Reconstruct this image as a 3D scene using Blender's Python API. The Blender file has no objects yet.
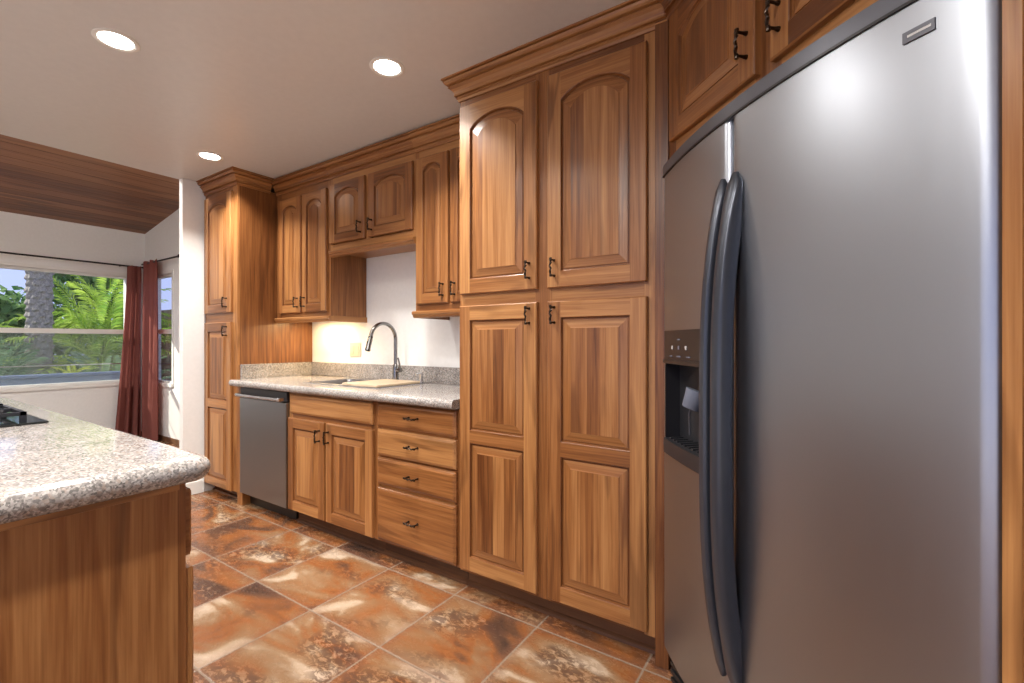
import bpy, bmesh, math, random
from mathutils import Vector, Matrix
random.seed(11)
C = bpy.context.scene.collection
SC = bpy.context.scene
PI = math.pi

# ------------------------------------------------------------------ camera
H = 1.206
cam_d = bpy.data.cameras.new('camera'); cam = bpy.data.objects.new('camera', cam_d); C.objects.link(cam)
cam_d.sensor_width = 36.0; cam_d.lens = 464.0 / 1024.0 * 36.0; cam_d.clip_start = 0.02; cam_d.clip_end = 200
cam.location = (0, 0, H); cam.rotation_euler = (math.radians(90), 0, math.radians(33.57))
SC.camera = cam

# ------------------------------------------------------------------ view, world, sun
vs = SC.view_settings
vs.view_transform = 'Standard'; vs.look = 'None'; vs.gamma = 1.0; vs.use_curve_mapping = False
vs.exposure = 0.15
W = bpy.data.worlds.new('sky'); SC.world = W; W.use_nodes = True
wn = W.node_tree.nodes; wl = W.node_tree.links
bg = wn['Background']; bg.inputs['Strength'].default_value = 1.6
tc = wn.new('ShaderNodeTexCoord'); sx = wn.new('ShaderNodeSeparateXYZ'); rp = wn.new('ShaderNodeValToRGB')
wl.new(tc.outputs['Generated'], sx.inputs[0]); wl.new(sx.outputs['Z'], rp.inputs[0]); wl.new(rp.outputs[0], bg.inputs[0])
rp.color_ramp.elements[0].color = (0.38, 0.43, 0.70, 1); rp.color_ramp.elements[0].position = 0.0
rp.color_ramp.elements[1].color = (0.34, 0.42, 0.80, 1); rp.color_ramp.elements[1].position = 0.8
sun_d = bpy.data.lights.new('sun', 'SUN'); sun = bpy.data.objects.new('sun', sun_d); C.objects.link(sun)
sun_d.energy = 8.0; sun_d.angle = 0.01; sun_d.color = (1.0, 0.93, 0.80)
sun.rotation_euler = Vector((0.62, 0.50, -0.52)).to_track_quat('-Z', 'Y').to_euler()

CAN_W = 16.5            # watts of one recessed ceiling lamp
CAN_COL = (1.0, 0.955, 0.90)

# ------------------------------------------------------------------ geometry helpers
def V(*a): return Vector(a)

class MB:
    """collects faces with a grain direction (u along the grain, v across, metres) and a tone per piece"""
    def __init__(s): s.f = []
    def poly(s, pts, g=(0, 0, 1), tone=None, off=None, smooth=False):
        pts = [Vector(p) for p in pts]; g = Vector(g)
        if tone is None: tone = random.random()
        if off is None: off = (random.uniform(0, 9), random.uniform(0, 9))
        n = Vector((0, 0, 0))
        for i in range(len(pts)):
            a, b = pts[i], pts[(i + 1) % len(pts)]
            n += a.cross(b)
        if n.length < 1e-12: return
        n.normalize()
        if abs(n.dot(g)) > 0.9: g = Vector((1, 0, 0)) if abs(n.x) < 0.7 else Vector((0, 1, 0))
        g = (g - n * n.dot(g)).normalized(); c = n.cross(g)
        s.f.append((pts, [(p.dot(g) + off[0], p.dot(c) + off[1]) for p in pts], tone, smooth))
    def box(s, x0, x1, y0, y1, z0, z1, g=(0, 0, 1), tone=None, skip=''):
        if tone is None: tone = random.random()
        off = (random.uniform(0, 9), random.uniform(0, 9))
        P = lambda i, j, k: ((x0, x1)[i], (y0, y1)[j], (z0, z1)[k])
        q = {'x': [P(0,0,0),P(0,0,1),P(0,1,1),P(0,1,0)], 'X': [P(1,0,0),P(1,1,0),P(1,1,1),P(1,0,1)],
             'y': [P(0,0,0),P(1,0,0),P(1,0,1),P(0,0,1)], 'Y': [P(0,1,0),P(0,1,1),P(1,1,1),P(1,1,0)],
             'z': [P(0,0,0),P(0,1,0),P(1,1,0),P(1,0,0)], 'Z': [P(0,0,1),P(1,0,1),P(1,1,1),P(0,1,1)]}
        for k, v in q.items():
            if k not in skip: s.poly(v, g, tone, off)
    def prism(s, prof, a0, a1, axis='x', g=None, tone=None, smooth=False):
        """profile (p, q) swept along an axis; for axis x the profile is (y, z), for y it is (x, z)"""
        if tone is None: tone = random.random()
        off = (random.uniform(0, 9), random.uniform(0, 9))
        g = g or ((1, 0, 0) if axis == 'x' else (0, 1, 0) if axis == 'y' else (0, 0, 1))
        def P(a, p): return (a, p[0], p[1]) if axis == 'x' else (p[0], a, p[1]) if axis == 'y' else (p[0], p[1], a)
        f0 = a0 if callable(a0) else (lambda p: a0); f1 = a1 if callable(a1) else (lambda p: a1)
        n = len(prof)
        for i in range(n):
            p, q = prof[i], prof[(i + 1) % n]
            s.poly([P(f0(p), p), P(f1(p), p), P(f1(q), q), P(f0(q), q)], g, tone, off, smooth)
        s.poly([P(f0(p), p) for p in prof], (0, 0, 1), tone, off); s.poly([P(f1(p), p) for p in reversed(prof)], (0, 0, 1), tone, off)
    def tube(s, path, r, n=12, closed_ends=True, tone=0.5):
        path = [Vector(p) for p in path]; rr = r if callable(r) else (lambda t: r)
        rings = []; up = None
        for i, p in enumerate(path):
            d = (path[min(i + 1, len(path) - 1)] - path[max(i - 1, 0)]).normalized()
            if up is None:
                up = Vector((0, 0, 1)) if abs(d.z) < 0.9 else Vector((1, 0, 0))
            a = (up - d * up.dot(d)).normalized(); b = d.cross(a); up = a
            R = rr(i / max(1, len(path) - 1))
            rings.append([p + a * R * math.cos(2 * PI * k / n) + b * R * math.sin(2 * PI * k / n) for k in range(n)])
        s.rings(rings, closed_ends, tone)
    def rings(s, rings, ends=True, tone=0.5, smooth=True):
        n = len(rings[0])
        for i in range(len(rings) - 1):
            for k in range(n):
                s.poly([rings[i][k], rings[i][(k + 1) % n], rings[i + 1][(k + 1) % n], rings[i + 1][k]], (0, 0, 1), tone, (0, 0), smooth)
        if ends:
            s.poly(list(reversed(rings[0])), (0, 0, 1), tone, (0, 0)); s.poly(rings[-1], (0, 0, 1), tone, (0, 0))
    def lathe(s, prof, c=(0, 0, 0), n=24, axis='z', tone=0.5, ends=True):
        c = Vector(c); R = []
        for r, h in prof:
            ring = []
            for k in range(n):
                a = 2 * PI * k / n; x, y = r * math.cos(a), r * math.sin(a)
                ring.append(c + (V(x, y, h) if axis == 'z' else V(h, x, y) if axis == 'x' else V(x, h, y)))
            R.append(ring)
        s.rings(R, ends, tone)
    def mesh(s, name, mat, weld=True, fix=True):
        me = bpy.data.meshes.new(name); vs_, fs = [], []
        for pts, uv, tone, sm in s.f:
            fs.append(list(range(len(vs_), len(vs_) + len(pts)))); vs_ += [tuple(p) for p in pts]
        me.from_pydata(vs_, [], fs)
        me.uv_layers.new(name='grain'); me.color_attributes.new('tone', 'FLOAT_COLOR', 'CORNER')
        uvl = me.uv_layers['grain']; at = me.color_attributes['tone']
        i = 0
        for (pts, uv, tone, sm), p in zip(s.f, me.polygons):
            p.use_smooth = sm
            for k in range(len(pts)):
                uvl.data[i].uv = uv[k]; at.data[i].color = (tone, tone, tone, 1); i += 1
        if weld or fix:
            bm = bmesh.new(); bm.from_mesh(me)
            if weld: bmesh.ops.remove_doubles(bm, verts=bm.verts, dist=1e-5)
            if fix: bmesh.ops.recalc_face_normals(bm, faces=bm.faces)
            bm.to_mesh(me); bm.free()
        if any(f[3] for f in s.f): me.set_sharp_from_angle(angle=math.radians(38))
        me.materials.append(mat)
        return me

def link(name, me, parent=None, loc=(0, 0, 0), rot=(0, 0, 0), bevel=0, seg=2):
    o = bpy.data.objects.new(name, me); C.objects.link(o)
    o.location = loc; o.rotation_euler = rot
    if parent is not None: o.parent = parent
    if bevel:
        b = o.modifiers.new('edge', 'BEVEL'); b.width = bevel; b.segments = seg; b.limit_method = 'ANGLE'; b.angle_limit = 0.7
        b.harden_normals = False
    return o
def build(name, mb, mat, parent=None, loc=(0, 0, 0), rot=(0, 0, 0), bevel=0, seg=2, label=None, fix=True):
    o = link(name, mb.mesh(name, mat, fix=fix), parent, loc, rot, bevel, seg)
    if label: o['label'] = label
    return o
def tag(o, label, cat, group=None, kind=None):
    o['label'] = label; o['category'] = cat
    if group: o['group'] = group
    if kind: o['kind'] = kind
    return o
def thing(name, label, cat, loc=(0, 0, 0), rz=0, group=None):
    o = bpy.data.objects.new(name, None); C.objects.link(o); o.empty_display_size = 0.1
    o.location = loc; o.rotation_euler = (0, 0, rz)
    return tag(o, label, cat, group)
def struct(name, mb, mat, parent=None, label=None, cat=None, bevel=0):
    o = build(name, mb, mat, parent, bevel=bevel)
    if parent is None: o['kind'] = 'structure'
    if label: o['label'] = label
    if cat: o['category'] = cat
    return o

# ------------------------------------------------------------------ materials
def lin(r, g, b):
    f = lambda c: (c / 255 / 12.92) if c / 255 <= 0.04045 else ((c / 255 + 0.055) / 1.055) ** 2.4
    return (f(r), f(g), f(b), 1)
class NT:
    def __init__(s, name):
        s.m = bpy.data.materials.new(name); s.m.use_nodes = True; s.t = s.m.node_tree; s.b = s.t.nodes['Principled BSDF']
        s.out = s.t.nodes['Material Output']
    def n(s, typ, **kw):
        x = s.t.nodes.new('ShaderNode' + typ)
        for k, v in kw.items():
            if hasattr(x, k) and k not in x.inputs: setattr(x, k, v)
        for k, v in kw.items():
            if k in x.inputs: x.inputs[k].default_value = v
        return x
    def l(s, a, b): s.t.links.new(a, b)
    def math(s, op, a, b=None, c=None):
        x = s.t.nodes.new('ShaderNodeMath'); x.operation = op
        for i, v in enumerate((a, b, c)):
            if v is None: continue
            if isinstance(v, (int, float)): x.inputs[i].default_value = v
            else: s.l(v, x.inputs[i])
        return x.outputs[0]
    def mix(s, fac, a, b, typ='MIX'):
        x = s.t.nodes.new('ShaderNodeMix'); x.data_type = 'RGBA'; x.blend_type = typ
        for v, i in ((fac, 0), (a, 6), (b, 7)):
            if isinstance(v, (int, float, tuple)): x.inputs[i].default_value = v
            else: s.l(v, x.inputs[i])
        return x.outputs[2]
    def ramp(s, fac, stops, interp='LINEAR'):
        x = s.t.nodes.new('ShaderNodeValToRGB'); x.color_ramp.interpolation = interp
        e = x.color_ramp.elements
        while len(e) < len(stops): e.new(0.5)
        for el, (p, c) in zip(e, stops): el.position = p; el.color = c
        s.l(fac, x.inputs[0]); return x.outputs[0]
    def set(s, **kw):
        for k, v in kw.items():
            k = k.replace('_', ' ')
            if isinstance(v, (int, float, tuple)): s.b.inputs[k].default_value = v
            else: s.l(v, s.b.inputs[k])
        return s
    def bump(s, h, strength=0.2, dist=0.01):
        x = s.n('Bump'); x.inputs['Strength'].default_value = strength; x.inputs['Distance'].default_value = dist
        s.l(h, x.inputs['Height']); s.l(x.outputs[0], s.b.inputs['Normal'])

def plain(name, col, rough=0.5, metal=0.0, noise=0.0, nscale=8, bump=0.0, **kw):
    t = NT(name)
    if noise or bump:
        tcn = t.n('TexCoord'); nz = t.n('TexNoise', Scale=nscale, Detail=4.0); t.l(tcn.outputs['Object'], nz.inputs['Vector'])
        d = tuple(c * (1 - noise) for c in col[:3]) + (1,); u = tuple(min(1, c * (1 + noise)) for c in col[:3]) + (1,)
        t.set(Base_Color=t.ramp(nz.outputs[0], [(0.3, d), (0.7, u)]))
        if bump: t.bump(nz.outputs[0], bump, 0.002)
    else: t.set(Base_Color=col)
    t.set(Roughness=rough, Metallic=metal, **kw)
    return t.m

def wood(name, dark, mid, light, rough=0.34, tone_amt=0.58, knots=True):
    t = NT(name)
    uv = t.n('UVMap'); uv.uv_map = 'grain'
    at = t.n('Attribute'); at.attribute_name = 'tone'
    m1 = t.n('Mapping'); m1.inputs['Scale'].default_value = (1.3, 34, 1); t.l(uv.outputs[0], m1.inputs[0])
    n1 = t.n('TexNoise', Scale=1.0, Detail=5.0, Roughness=0.6, Distortion=0.6); t.l(m1.outputs[0], n1.inputs['Vector'])
    m2 = t.n('Mapping'); m2.inputs['Scale'].default_value = (4.0, 160, 1); t.l(uv.outputs[0], m2.inputs[0])
    n2 = t.n('TexNoise', Scale=1.0, Detail=3.0); t.l(m2.outputs[0], n2.inputs['Vector'])
    m3 = t.n('Mapping'); m3.inputs['Scale'].default_value = (1.1, 9, 1); t.l(uv.outputs[0], m3.inputs[0])
    n3 = t.n('TexNoise', Scale=1.0, Detail=2.0, Distortion=1.2); t.l(m3.outputs[0], n3.inputs['Vector'])
    ts = t.math('MULTIPLY', t.math('SUBTRACT', at.outputs['Fac'], 0.5), tone_amt)
    f = t.math('ADD', t.math('MULTIPLY', t.math('SUBTRACT', n1.outputs[0], 0.5), 1.0), t.math('MULTIPLY', t.math('SUBTRACT', n2.outputs[0], 0.5), 0.5))
    f = t.math('ADD', t.math('ADD', f, ts), 0.5)
    col = t.ramp(f, [(0.12, dark), (0.45, mid), (0.85, light)])
    if knots:   # the darker heartwood streaks
        k = t.ramp(n3.outputs[0], [(0.58, (0, 0, 0, 1)), (0.68, (1, 1, 1, 1))])
        col = t.mix(t.math('MULTIPLY', k, 0.55), col, tuple(c * 0.8 for c in dark[:3]) + (1,))
    t.set(Base_Color=col, Roughness=t.math('ADD', t.math('MULTIPLY', n1.outputs[0], 0.16), rough - 0.08))
    t.bump(n2.outputs[0], 0.08, 0.001)
    return t.m

M = {}
M['wood'] = wood('cabinet_wood', (0.105, 0.033, 0.009, 1), (0.255, 0.099, 0.029, 1), (0.44, 0.212, 0.074, 1))
M['vault'] = wood('vault_wood', (0.085, 0.032, 0.014, 1), (0.20, 0.082, 0.034, 1), (0.32, 0.15, 0.068, 1), rough=0.42, tone_amt=0.5)
M['plaster'] = plain('wall_paint', lin(236, 236, 234), 0.75, noise=0.02, nscale=40, bump=0.03)
M['ceiling'] = plain('ceiling_paint', lin(208, 206, 204), 0.34, noise=0.02, nscale=30, bump=0.02)
M['trim'] = plain('white_trim', lin(232, 232, 228), 0.4)
M['black'] = plain('black_plastic', lin(22, 22, 24), 0.35)
M['bronze'] = plain('dark_bronze', (0.06, 0.045, 0.035, 1), 0.28, 1.0, noise=0.3, nscale=90)
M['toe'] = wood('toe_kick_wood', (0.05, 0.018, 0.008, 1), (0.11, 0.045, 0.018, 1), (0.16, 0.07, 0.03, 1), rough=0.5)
def steel(name, col, rough, sc=(1.5, 90, 90), amt=0.06):
    t = NT(name); tcn = t.n('TexCoord'); mp = t.n('Mapping'); mp.inputs['Scale'].default_value = sc
    t.l(tcn.outputs['Object'], mp.inputs[0]); nz = t.n('TexNoise', Scale=3.0, Detail=3.0); t.l(mp.outputs[0], nz.inputs['Vector'])
    t.set(Base_Color=col, Metallic=1.0, Roughness=t.math('ADD', t.math('MULTIPLY', nz.outputs[0], amt), rough - amt / 2))
    return t.m
M['fridge'] = steel('fridge_steel', (0.365, 0.388, 0.43, 1), 0.36, sc=(60, 60, 1.5))
M['dw'] = steel('dishwasher_steel', (0.30, 0.315, 0.335, 1), 0.30, sc=(60, 60, 1.5))
M['chrome'] = plain('brushed_nickel', (0.30, 0.30, 0.30, 1), 0.2, 1.0)
M['barsteel'] = plain('bar_steel', (0.65, 0.67, 0.70, 1), 0.25, 1.0)
M['sinksteel'] = plain('sink_steel', (0.42, 0.41, 0.41, 1), 0.3, 1.0)
M['fhandle'] = plain('handle_slate', (0.052, 0.059, 0.075, 1), 0.30, 0.5)
M['fdark'] = plain('fridge_dark', (0.018, 0.018, 0.021, 1), 0.4)
M['ftrim'] = plain('fridge_cap', (0.12, 0.125, 0.145, 1), 0.35, 0.6)
M['panel_dark'] = plain('control_brown', (0.022, 0.017, 0.016, 1), 0.35)
M['paddle'] = plain('chute_grey', (0.13, 0.15, 0.20, 1), 0.4)
M['mark'] = plain('pale_marks', (0.45, 0.45, 0.45, 1), 0.5)
M['board'] = plain('cutting_board', lin(190, 168, 140), 0.5, noise=0.06, nscale=14)
M['outlet'] = plain('outlet_plate', lin(224, 206, 184), 0.4)
M['iron'] = plain('cast_iron', (0.012, 0.013, 0.018, 1), 0.45)
M['blackglass'] = plain('black_glass', (0.01, 0.012, 0.012, 1), 0.06)
M['rod'] = plain('rod_black', (0.015, 0.013, 0.012, 1), 0.4, 0.6)

def granite():
    t = NT('granite'); tcn = t.n('TexCoord')
    v1 = t.n('TexVoronoi', Scale=250.0); t.l(tcn.outputs['Object'], v1.inputs['Vector'])
    v2 = t.n('TexVoronoi', Scale=140.0); t.l(tcn.outputs['Object'], v2.inputs['Vector'])
    nz = t.n('TexNoise', Scale=9.0, Detail=3.0); t.l(tcn.outputs['Object'], nz.inputs['Vector'])
    s1 = t.n('SeparateColor'); t.l(v1.outputs['Color'], s1.inputs[0])
    s2 = t.n('SeparateColor'); t.l(v2.outputs['Color'], s2.inputs[0])
    c = t.ramp(s1.outputs[0], [(0.0, lin(62, 60, 60)), (0.17, lin(120, 115, 112)), (0.42, lin(160, 155, 151)), (0.80, lin(194, 190, 186))], 'CONSTANT')
    d = t.ramp(s2.outputs[1], [(0.0, (1, 1, 1, 1)), (0.13, (0, 0, 0, 1))], 'CONSTANT')
    c = t.mix(t.math('MULTIPLY', d, 0.7), c, lin(74, 70, 70))
    w = t.ramp(s2.outputs[0], [(0.0, (0, 0, 0, 1)), (0.84, (1, 1, 1, 1))], 'CONSTANT')
    c = t.mix(t.math('MULTIPLY', w, 0.45), c, lin(176, 150, 130))
    c = t.mix(0.35, c, t.ramp(nz.outputs[0], [(0.35, lin(146, 140, 136)), (0.65, lin(182, 177, 172))]))
    t.set(Base_Color=c, Roughness=0.13); return t.m
M['granite'] = granite()

def tiles():
    t = NT('floor_tile'); tcn = t.n('TexCoord'); sp = t.n('SeparateXYZ'); t.l(tcn.outputs['Object'], sp.inputs[0])
    S = 0.4545
    gx = t.math('DIVIDE', t.math('ADD', sp.outputs[0], 0.995 + S * 40), S); gy = t.math('DIVIDE', t.math('SUBTRACT', sp.outputs[1], 1.235 - S * 40), S)
    fx, fy = t.math('FLOOR', gx), t.math('FLOOR', gy); ux, uy = t.math('FRACT', gx), t.math('FRACT', gy)
    ex = t.math('MINIMUM', ux, t.math('SUBTRACT', 1.0, ux)); ey = t.math('MINIMUM', uy, t.math('SUBTRACT', 1.0, uy))
    e = t.math('MINIMUM', ex, ey)
    wob = t.n('TexNoise', Scale=30.0, Detail=2.0); t.l(tcn.outputs['Object'], wob.inputs['Vector'])
    e2 = t.math('ADD', e, t.math('MULTIPLY', t.math('SUBTRACT', wob.outputs[0], 0.5), 0.006))
    grout = t.ramp(e2, [(0.006, (1, 1, 1, 1)), (0.012, (0, 0, 0, 1))])
    idv = t.n('CombineXYZ'); t.l(fx, idv.inputs[0]); t.l(fy, idv.inputs[1])
    wn_ = t.n('TexWhiteNoise', noise_dimensions='2D'); t.l(idv.outputs[0], wn_.inputs['Vector'])
    va = t.n('VectorMath', operation='MULTIPLY'); t.l(wn_.outputs['Color'], va.inputs[0]); va.inputs[1].default_value = (31, 17, 23)
    ad = t.n('VectorMath', operation='ADD'); t.l(tcn.outputs['Object'], ad.inputs[0]); t.l(va.outputs[0], ad.inputs[1])
    mp = t.n('Mapping'); mp.inputs['Scale'].default_value = (1.0, 1.7, 1); mp.inputs['Rotation'].default_value = (0, 0, 0.5); t.l(ad.outputs[0], mp.inputs[0])
    n1 = t.n('TexNoise', Scale=2.3, Detail=4.0, Roughness=0.5, Distortion=0.9); t.l(mp.outputs[0], n1.inputs['Vector'])
    n2 = t.n('TexNoise', Scale=26.0, Detail=7.0, Roughness=0.72, Distortion=0.5); t.l(mp.outputs[0], n2.inputs['Vector'])
    n3 = t.n('TexNoise', Scale=2.3, Detail=2.0, Distortion=0.5)
    ad2 = t.n('VectorMath', operation='ADD'); t.l(mp.outputs[0], ad2.inputs[0]); ad2.inputs[1].default_value = (5.3, 9.1, 2.2); t.l(ad2.outputs[0], n3.inputs['Vector'])
    c = t.ramp(n1.outputs[0], [(0.28, lin(56, 42, 36)), (0.38, lin(88, 60, 43)), (0.46, lin(128, 78, 42)), (0.53, lin(126, 90, 60)), (0.585, lin(134, 106, 79)), (0.62, lin(162, 140, 117)), (0.72, lin(182, 162, 142))])
    # dark, flaky patches
    fl = t.math('MULTIPLY', t.ramp(n3.outputs[0], [(0.50, (0, 0, 0, 1)), (0.60, (1, 1, 1, 1))]), t.ramp(n2.outputs[0], [(0.46, (1, 1, 1, 1)), (0.54, (0, 0, 0, 1))]))
    c = t.mix(t.math('MULTIPLY', fl, 0.75), c, lin(70, 48, 40))
    lt = t.math('MULTIPLY', t.ramp(n3.outputs[0], [(0.54, (0, 0, 0, 1)), (0.64, (1, 1, 1, 1))]), t.ramp(n2.outputs[0], [(0.56, (0, 0, 0, 1)), (0.62, (1, 1, 1, 1))]))
    c = t.mix(t.math('MULTIPLY', lt, 0.5), c, lin(176, 146, 122))
    rim = t.ramp(e, [(0.02, (1, 1, 1, 1)), (0.10, (0, 0, 0, 1))])
    c = t.mix(t.math('MULTIPLY', rim, t.math('MULTIPLY', n2.outputs[0], 0.7)), c, lin(112, 76, 58))
    c = t.mix(grout, c, lin(132, 114, 98))
    t.set(Base_Color=c, Roughness=t.math('ADD', t.math('MULTIPLY', n2.outputs[0], 0.25), 0.14))
    hh = t.math('SUBTRACT', t.math('MULTIPLY', n2.outputs[0], 0.3), t.math('MULTIPLY', grout, 0.8))
    t.bump(hh, 0.35, 0.004)
    return t.m
M['tile'] = tiles()

def glass():
    t = NT('window_glass'); tr = t.n('BsdfTransparent'); gl = t.n('BsdfGlossy'); gl.inputs['Roughness'].default_value = 0.0
    fr = t.n('Fresnel'); fr.inputs['IOR'].default_value = 1.45; mx = t.n('MixShader')
    tr.inputs[0].default_value = (0.95, 0.97, 0.96, 1)
    ge = t.n('NewGeometry'); fac = t.math('MULTIPLY', fr.outputs[0], t.math('SUBTRACT', 1.0, ge.outputs['Backfacing']))
    t.l(fac, mx.inputs[0]); t.l(tr.outputs[0], mx.inputs[1]); t.l(gl.outputs[0], mx.inputs[2]); t.l(mx.outputs[0], t.out.inputs[0]); return t.m
M['glass'] = glass()
def screen():
    t = NT('insect_screen'); tr = t.n('BsdfTransparent'); df = t.n('BsdfDiffuse'); df.inputs[0].default_value = (0.32, 0.36, 0.38, 1)
    mx = t.n('MixShader'); mx.inputs[0].default_value = 0.42
    t.l(tr.outputs[0], mx.inputs[1]); t.l(df.outputs[0], mx.inputs[2]); t.l(mx.outputs[0], t.out.inputs[0]); return t.m
M['screen'] = screen()
def cloth(name, col, trans):
    t = NT(name); df = t.n('BsdfDiffuse'); tl = t.n('BsdfTranslucent'); mx = t.n('MixShader'); mx.inputs[0].default_value = trans
    df.inputs[0].default_value = col; tl.inputs[0].default_value = tuple(min(1, c * 1.6) for c in col[:3]) + (1,)
    t.l(df.outputs[0], mx.inputs[1]); t.l(tl.outputs[0], mx.inputs[2]); t.l(mx.outputs[0], t.out.inputs[0]); return t.m
M['curtain'] = cloth('curtain_cloth', (0.27, 0.098, 0.082, 1), 0.25)
def leaf(name, c1, c2, trans=0.3):
    t = NT(name); at = t.n('Attribute'); at.attribute_name = 'tone'; col = t.ramp(at.outputs['Fac'], [(0.0, c1), (1.0, c2)])
    df = t.n('BsdfDiffuse'); tl = t.n('BsdfTranslucent'); mx = t.n('MixShader'); mx.inputs[0].default_value = trans
    t.l(col, df.inputs[0]); t.l(col, tl.inputs[0]); t.l(df.outputs[0], mx.inputs[1]); t.l(tl.outputs[0], mx.inputs[2]); t.l(mx.outputs[0], t.out.inputs[0]); return t.m
M['leaf'] = leaf('palm_leaf', (0.08, 0.24, 0.04, 1), (0.50, 0.66, 0.12, 1), 0.45)
M['leaf2'] = leaf('blue_palm_leaf', (0.09, 0.20, 0.09, 1), (0.36, 0.52, 0.28, 1), 0.3)
M['hedge'] = leaf('hedge_leaf', (0.05, 0.14, 0.05, 1), (0.30, 0.46, 0.18, 1), 0.3)
M['lime'] = leaf('lime_leaf', (0.40, 0.50, 0.05, 1), (0.65, 0.70, 0.10, 1), 0.4)
M['bark'] = plain('palm_bark', (0.26, 0.235, 0.215, 1), 0.9, noise=0.35, nscale=40, bump=0.6)
M['ground'] = plain('garden_soil', (0.10, 0.085, 0.06, 1), 0.9, noise=0.5, nscale=4)
M['bluewall'] = plain('blue_grey_paint', (0.11, 0.155, 0.28, 1), 0.7, noise=0.2, nscale=6)
M['fence'] = wood('fence_wood', (0.30, 0.20, 0.12, 1), (0.50, 0.38, 0.26, 1), (0.66, 0.54, 0.40, 1), rough=0.7)
def emit(name, col, st):
    t = NT(name); t.set(Base_Color=(0.9, 0.9, 0.9, 1), Emission_Color=col, Emission_Strength=st); return t.m
M['lamp'] = emit('lamp_lens', (1.0, 0.96, 0.88, 1), 24.0)
M['warm'] = emit('under_cabinet_lens', (1.0, 0.72, 0.32, 1), 6.0)

# ------------------------------------------------------------------ room shell
YW = 2.36; XF = -7.226; XD = -4.18; ZC = 2.475; ZT = 3.35; YB = -3.3; XR = 1.75
m = MB(); m.box(XF - 0.15, XR + 0.15, YB - 0.15, YW + 0.15, -0.12, 0.0); struct('floor', m, M['tile'])
m = MB(); m.box(XD, XR + 0.15, YB, YW + 0.15, ZC, ZC + 0.10); struct('ceiling', m, M['ceiling'])
m = MB(); m.box(XD, XD + 0.06, YB, YW, ZC + 0.1, ZT); struct('wall_header', m, M['plaster'])
def wall_hole(a0, a1, z0, z1, holes, put):
    xs = sorted({a0, a1, *[h[0] for h in holes], *[h[1] for h in holes]})
    for i in range(len(xs) - 1):
        zz = [(z0, z1)]
        for h in holes:
            if h[0] <= xs[i] + 1e-6 and h[1] >= xs[i + 1] - 1e-6: zz = [(z0, h[2]), (h[3], z1)]
        for q in zz:
            if q[1] - q[0] > 1e-4: put(xs[i], xs[i + 1], *q)
# kitchen wall and nook wall are one plane
w2 = (-7.15, -6.40, 0.70, 2.02)
m = MB(); wall_hole(XF - 0.15, XR + 0.15, 0, ZT, [w2], lambda a, b, c, d: m.box(a, b, YW, YW + 0.15, c, d)); struct('wall_back', m, M['plaster'])
w1 = (0.60, 2.20, 0.70, 2.02)
m = MB(); wall_hole(YB, YW, 0, ZT, [w1], lambda a, b, c, d: m.box(XF - 0.15, XF, a, b, c, d)); struct('wall_left', m, M['plaster'])
m = MB(); m.box(XD + 0.001, XD + 0.06, 1.585, YW, 0, ZC); struct('wall_partition', m, M['plaster'], bevel=0.004)
m = MB(); wall_hole(XF - 0.15, XR + 0.15, 0, ZT, [(-3.0, 1.6, 0.0, 2.35)], lambda a, b, c, d: m.box(a, b, YB - 0.15, YB, c, d)); struct('wall_front', m, M['plaster'])  # wide unseen doorway, added to let daylight in from behind the camera
m = MB(); m.box(XR, XR + 0.15, YB, YW, 0, ZC); struct('wall_right', m, M['plaster'])
# sloped plank ceiling over the dining nook
m = MB(); x = XF - 0.15
slope = 0.169
zv = lambda x: 2.587 + (x - XF) * slope
while x < XD - 0.1:
    x2 = min(x + 0.135, XD - 0.1); off = (random.uniform(0, 9), random.uniform(0, 9)); tn = random.random()
    a, b = x + 0.003, x2 - 0.003
    m.poly([(a, YB, zv(a)), (a, YW + 0.1, zv(a)), (b, YW + 0.1, zv(b)), (b, YB, zv(b))], (0, 1, 0), tn, off)
    m.poly([(b, YB, zv(b)), (b, YW + 0.1, zv(b)), (b + 0.003, YW + 0.1, zv(b) + 0.008), (b + 0.003, YB, zv(b) + 0.008)], (0, 1, 0), 0.0, off)
    m.poly([(a - 0.003, YB, zv(a) + 0.008), (a - 0.003, YW + 0.1, zv(a) + 0.008), (a, YW + 0.1, zv(a)), (a, YB, zv(a))], (0, 1, 0), 0.0, off)
    x = x2
a, b = XF - 0.15, XD - 0.1
m.poly([(a, YB, zv(a) + 0.1), (b, YB, zv(b) + 0.1), (b, YW + 0.1, zv(b) + 0.1), (a, YW + 0.1, zv(a) + 0.1)], (0, 1, 0), 0.5)
struct('ceiling_vault', m, M['vault'])
# baseboards
m = MB(); m.box(XD + 0.06, XD + 0.074, 1.575, 1.735, 0, 0.10); m.box(XD, XD + 0.074, 1.571, 1.585, 0, 0.10); struct('baseboard_partition', m, M['trim'], bevel=0.004)
m = MB(); m.box(XF, XD + 0.01, YW - 0.014, YW, 0, 0.06); struct('baseboard_back', m, M['toe'])
m = MB(); m.box(XF, XF + 0.014, YB, YW - 0.014, 0, 0.06); struct('baseboard_left', m, M['toe'])

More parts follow.
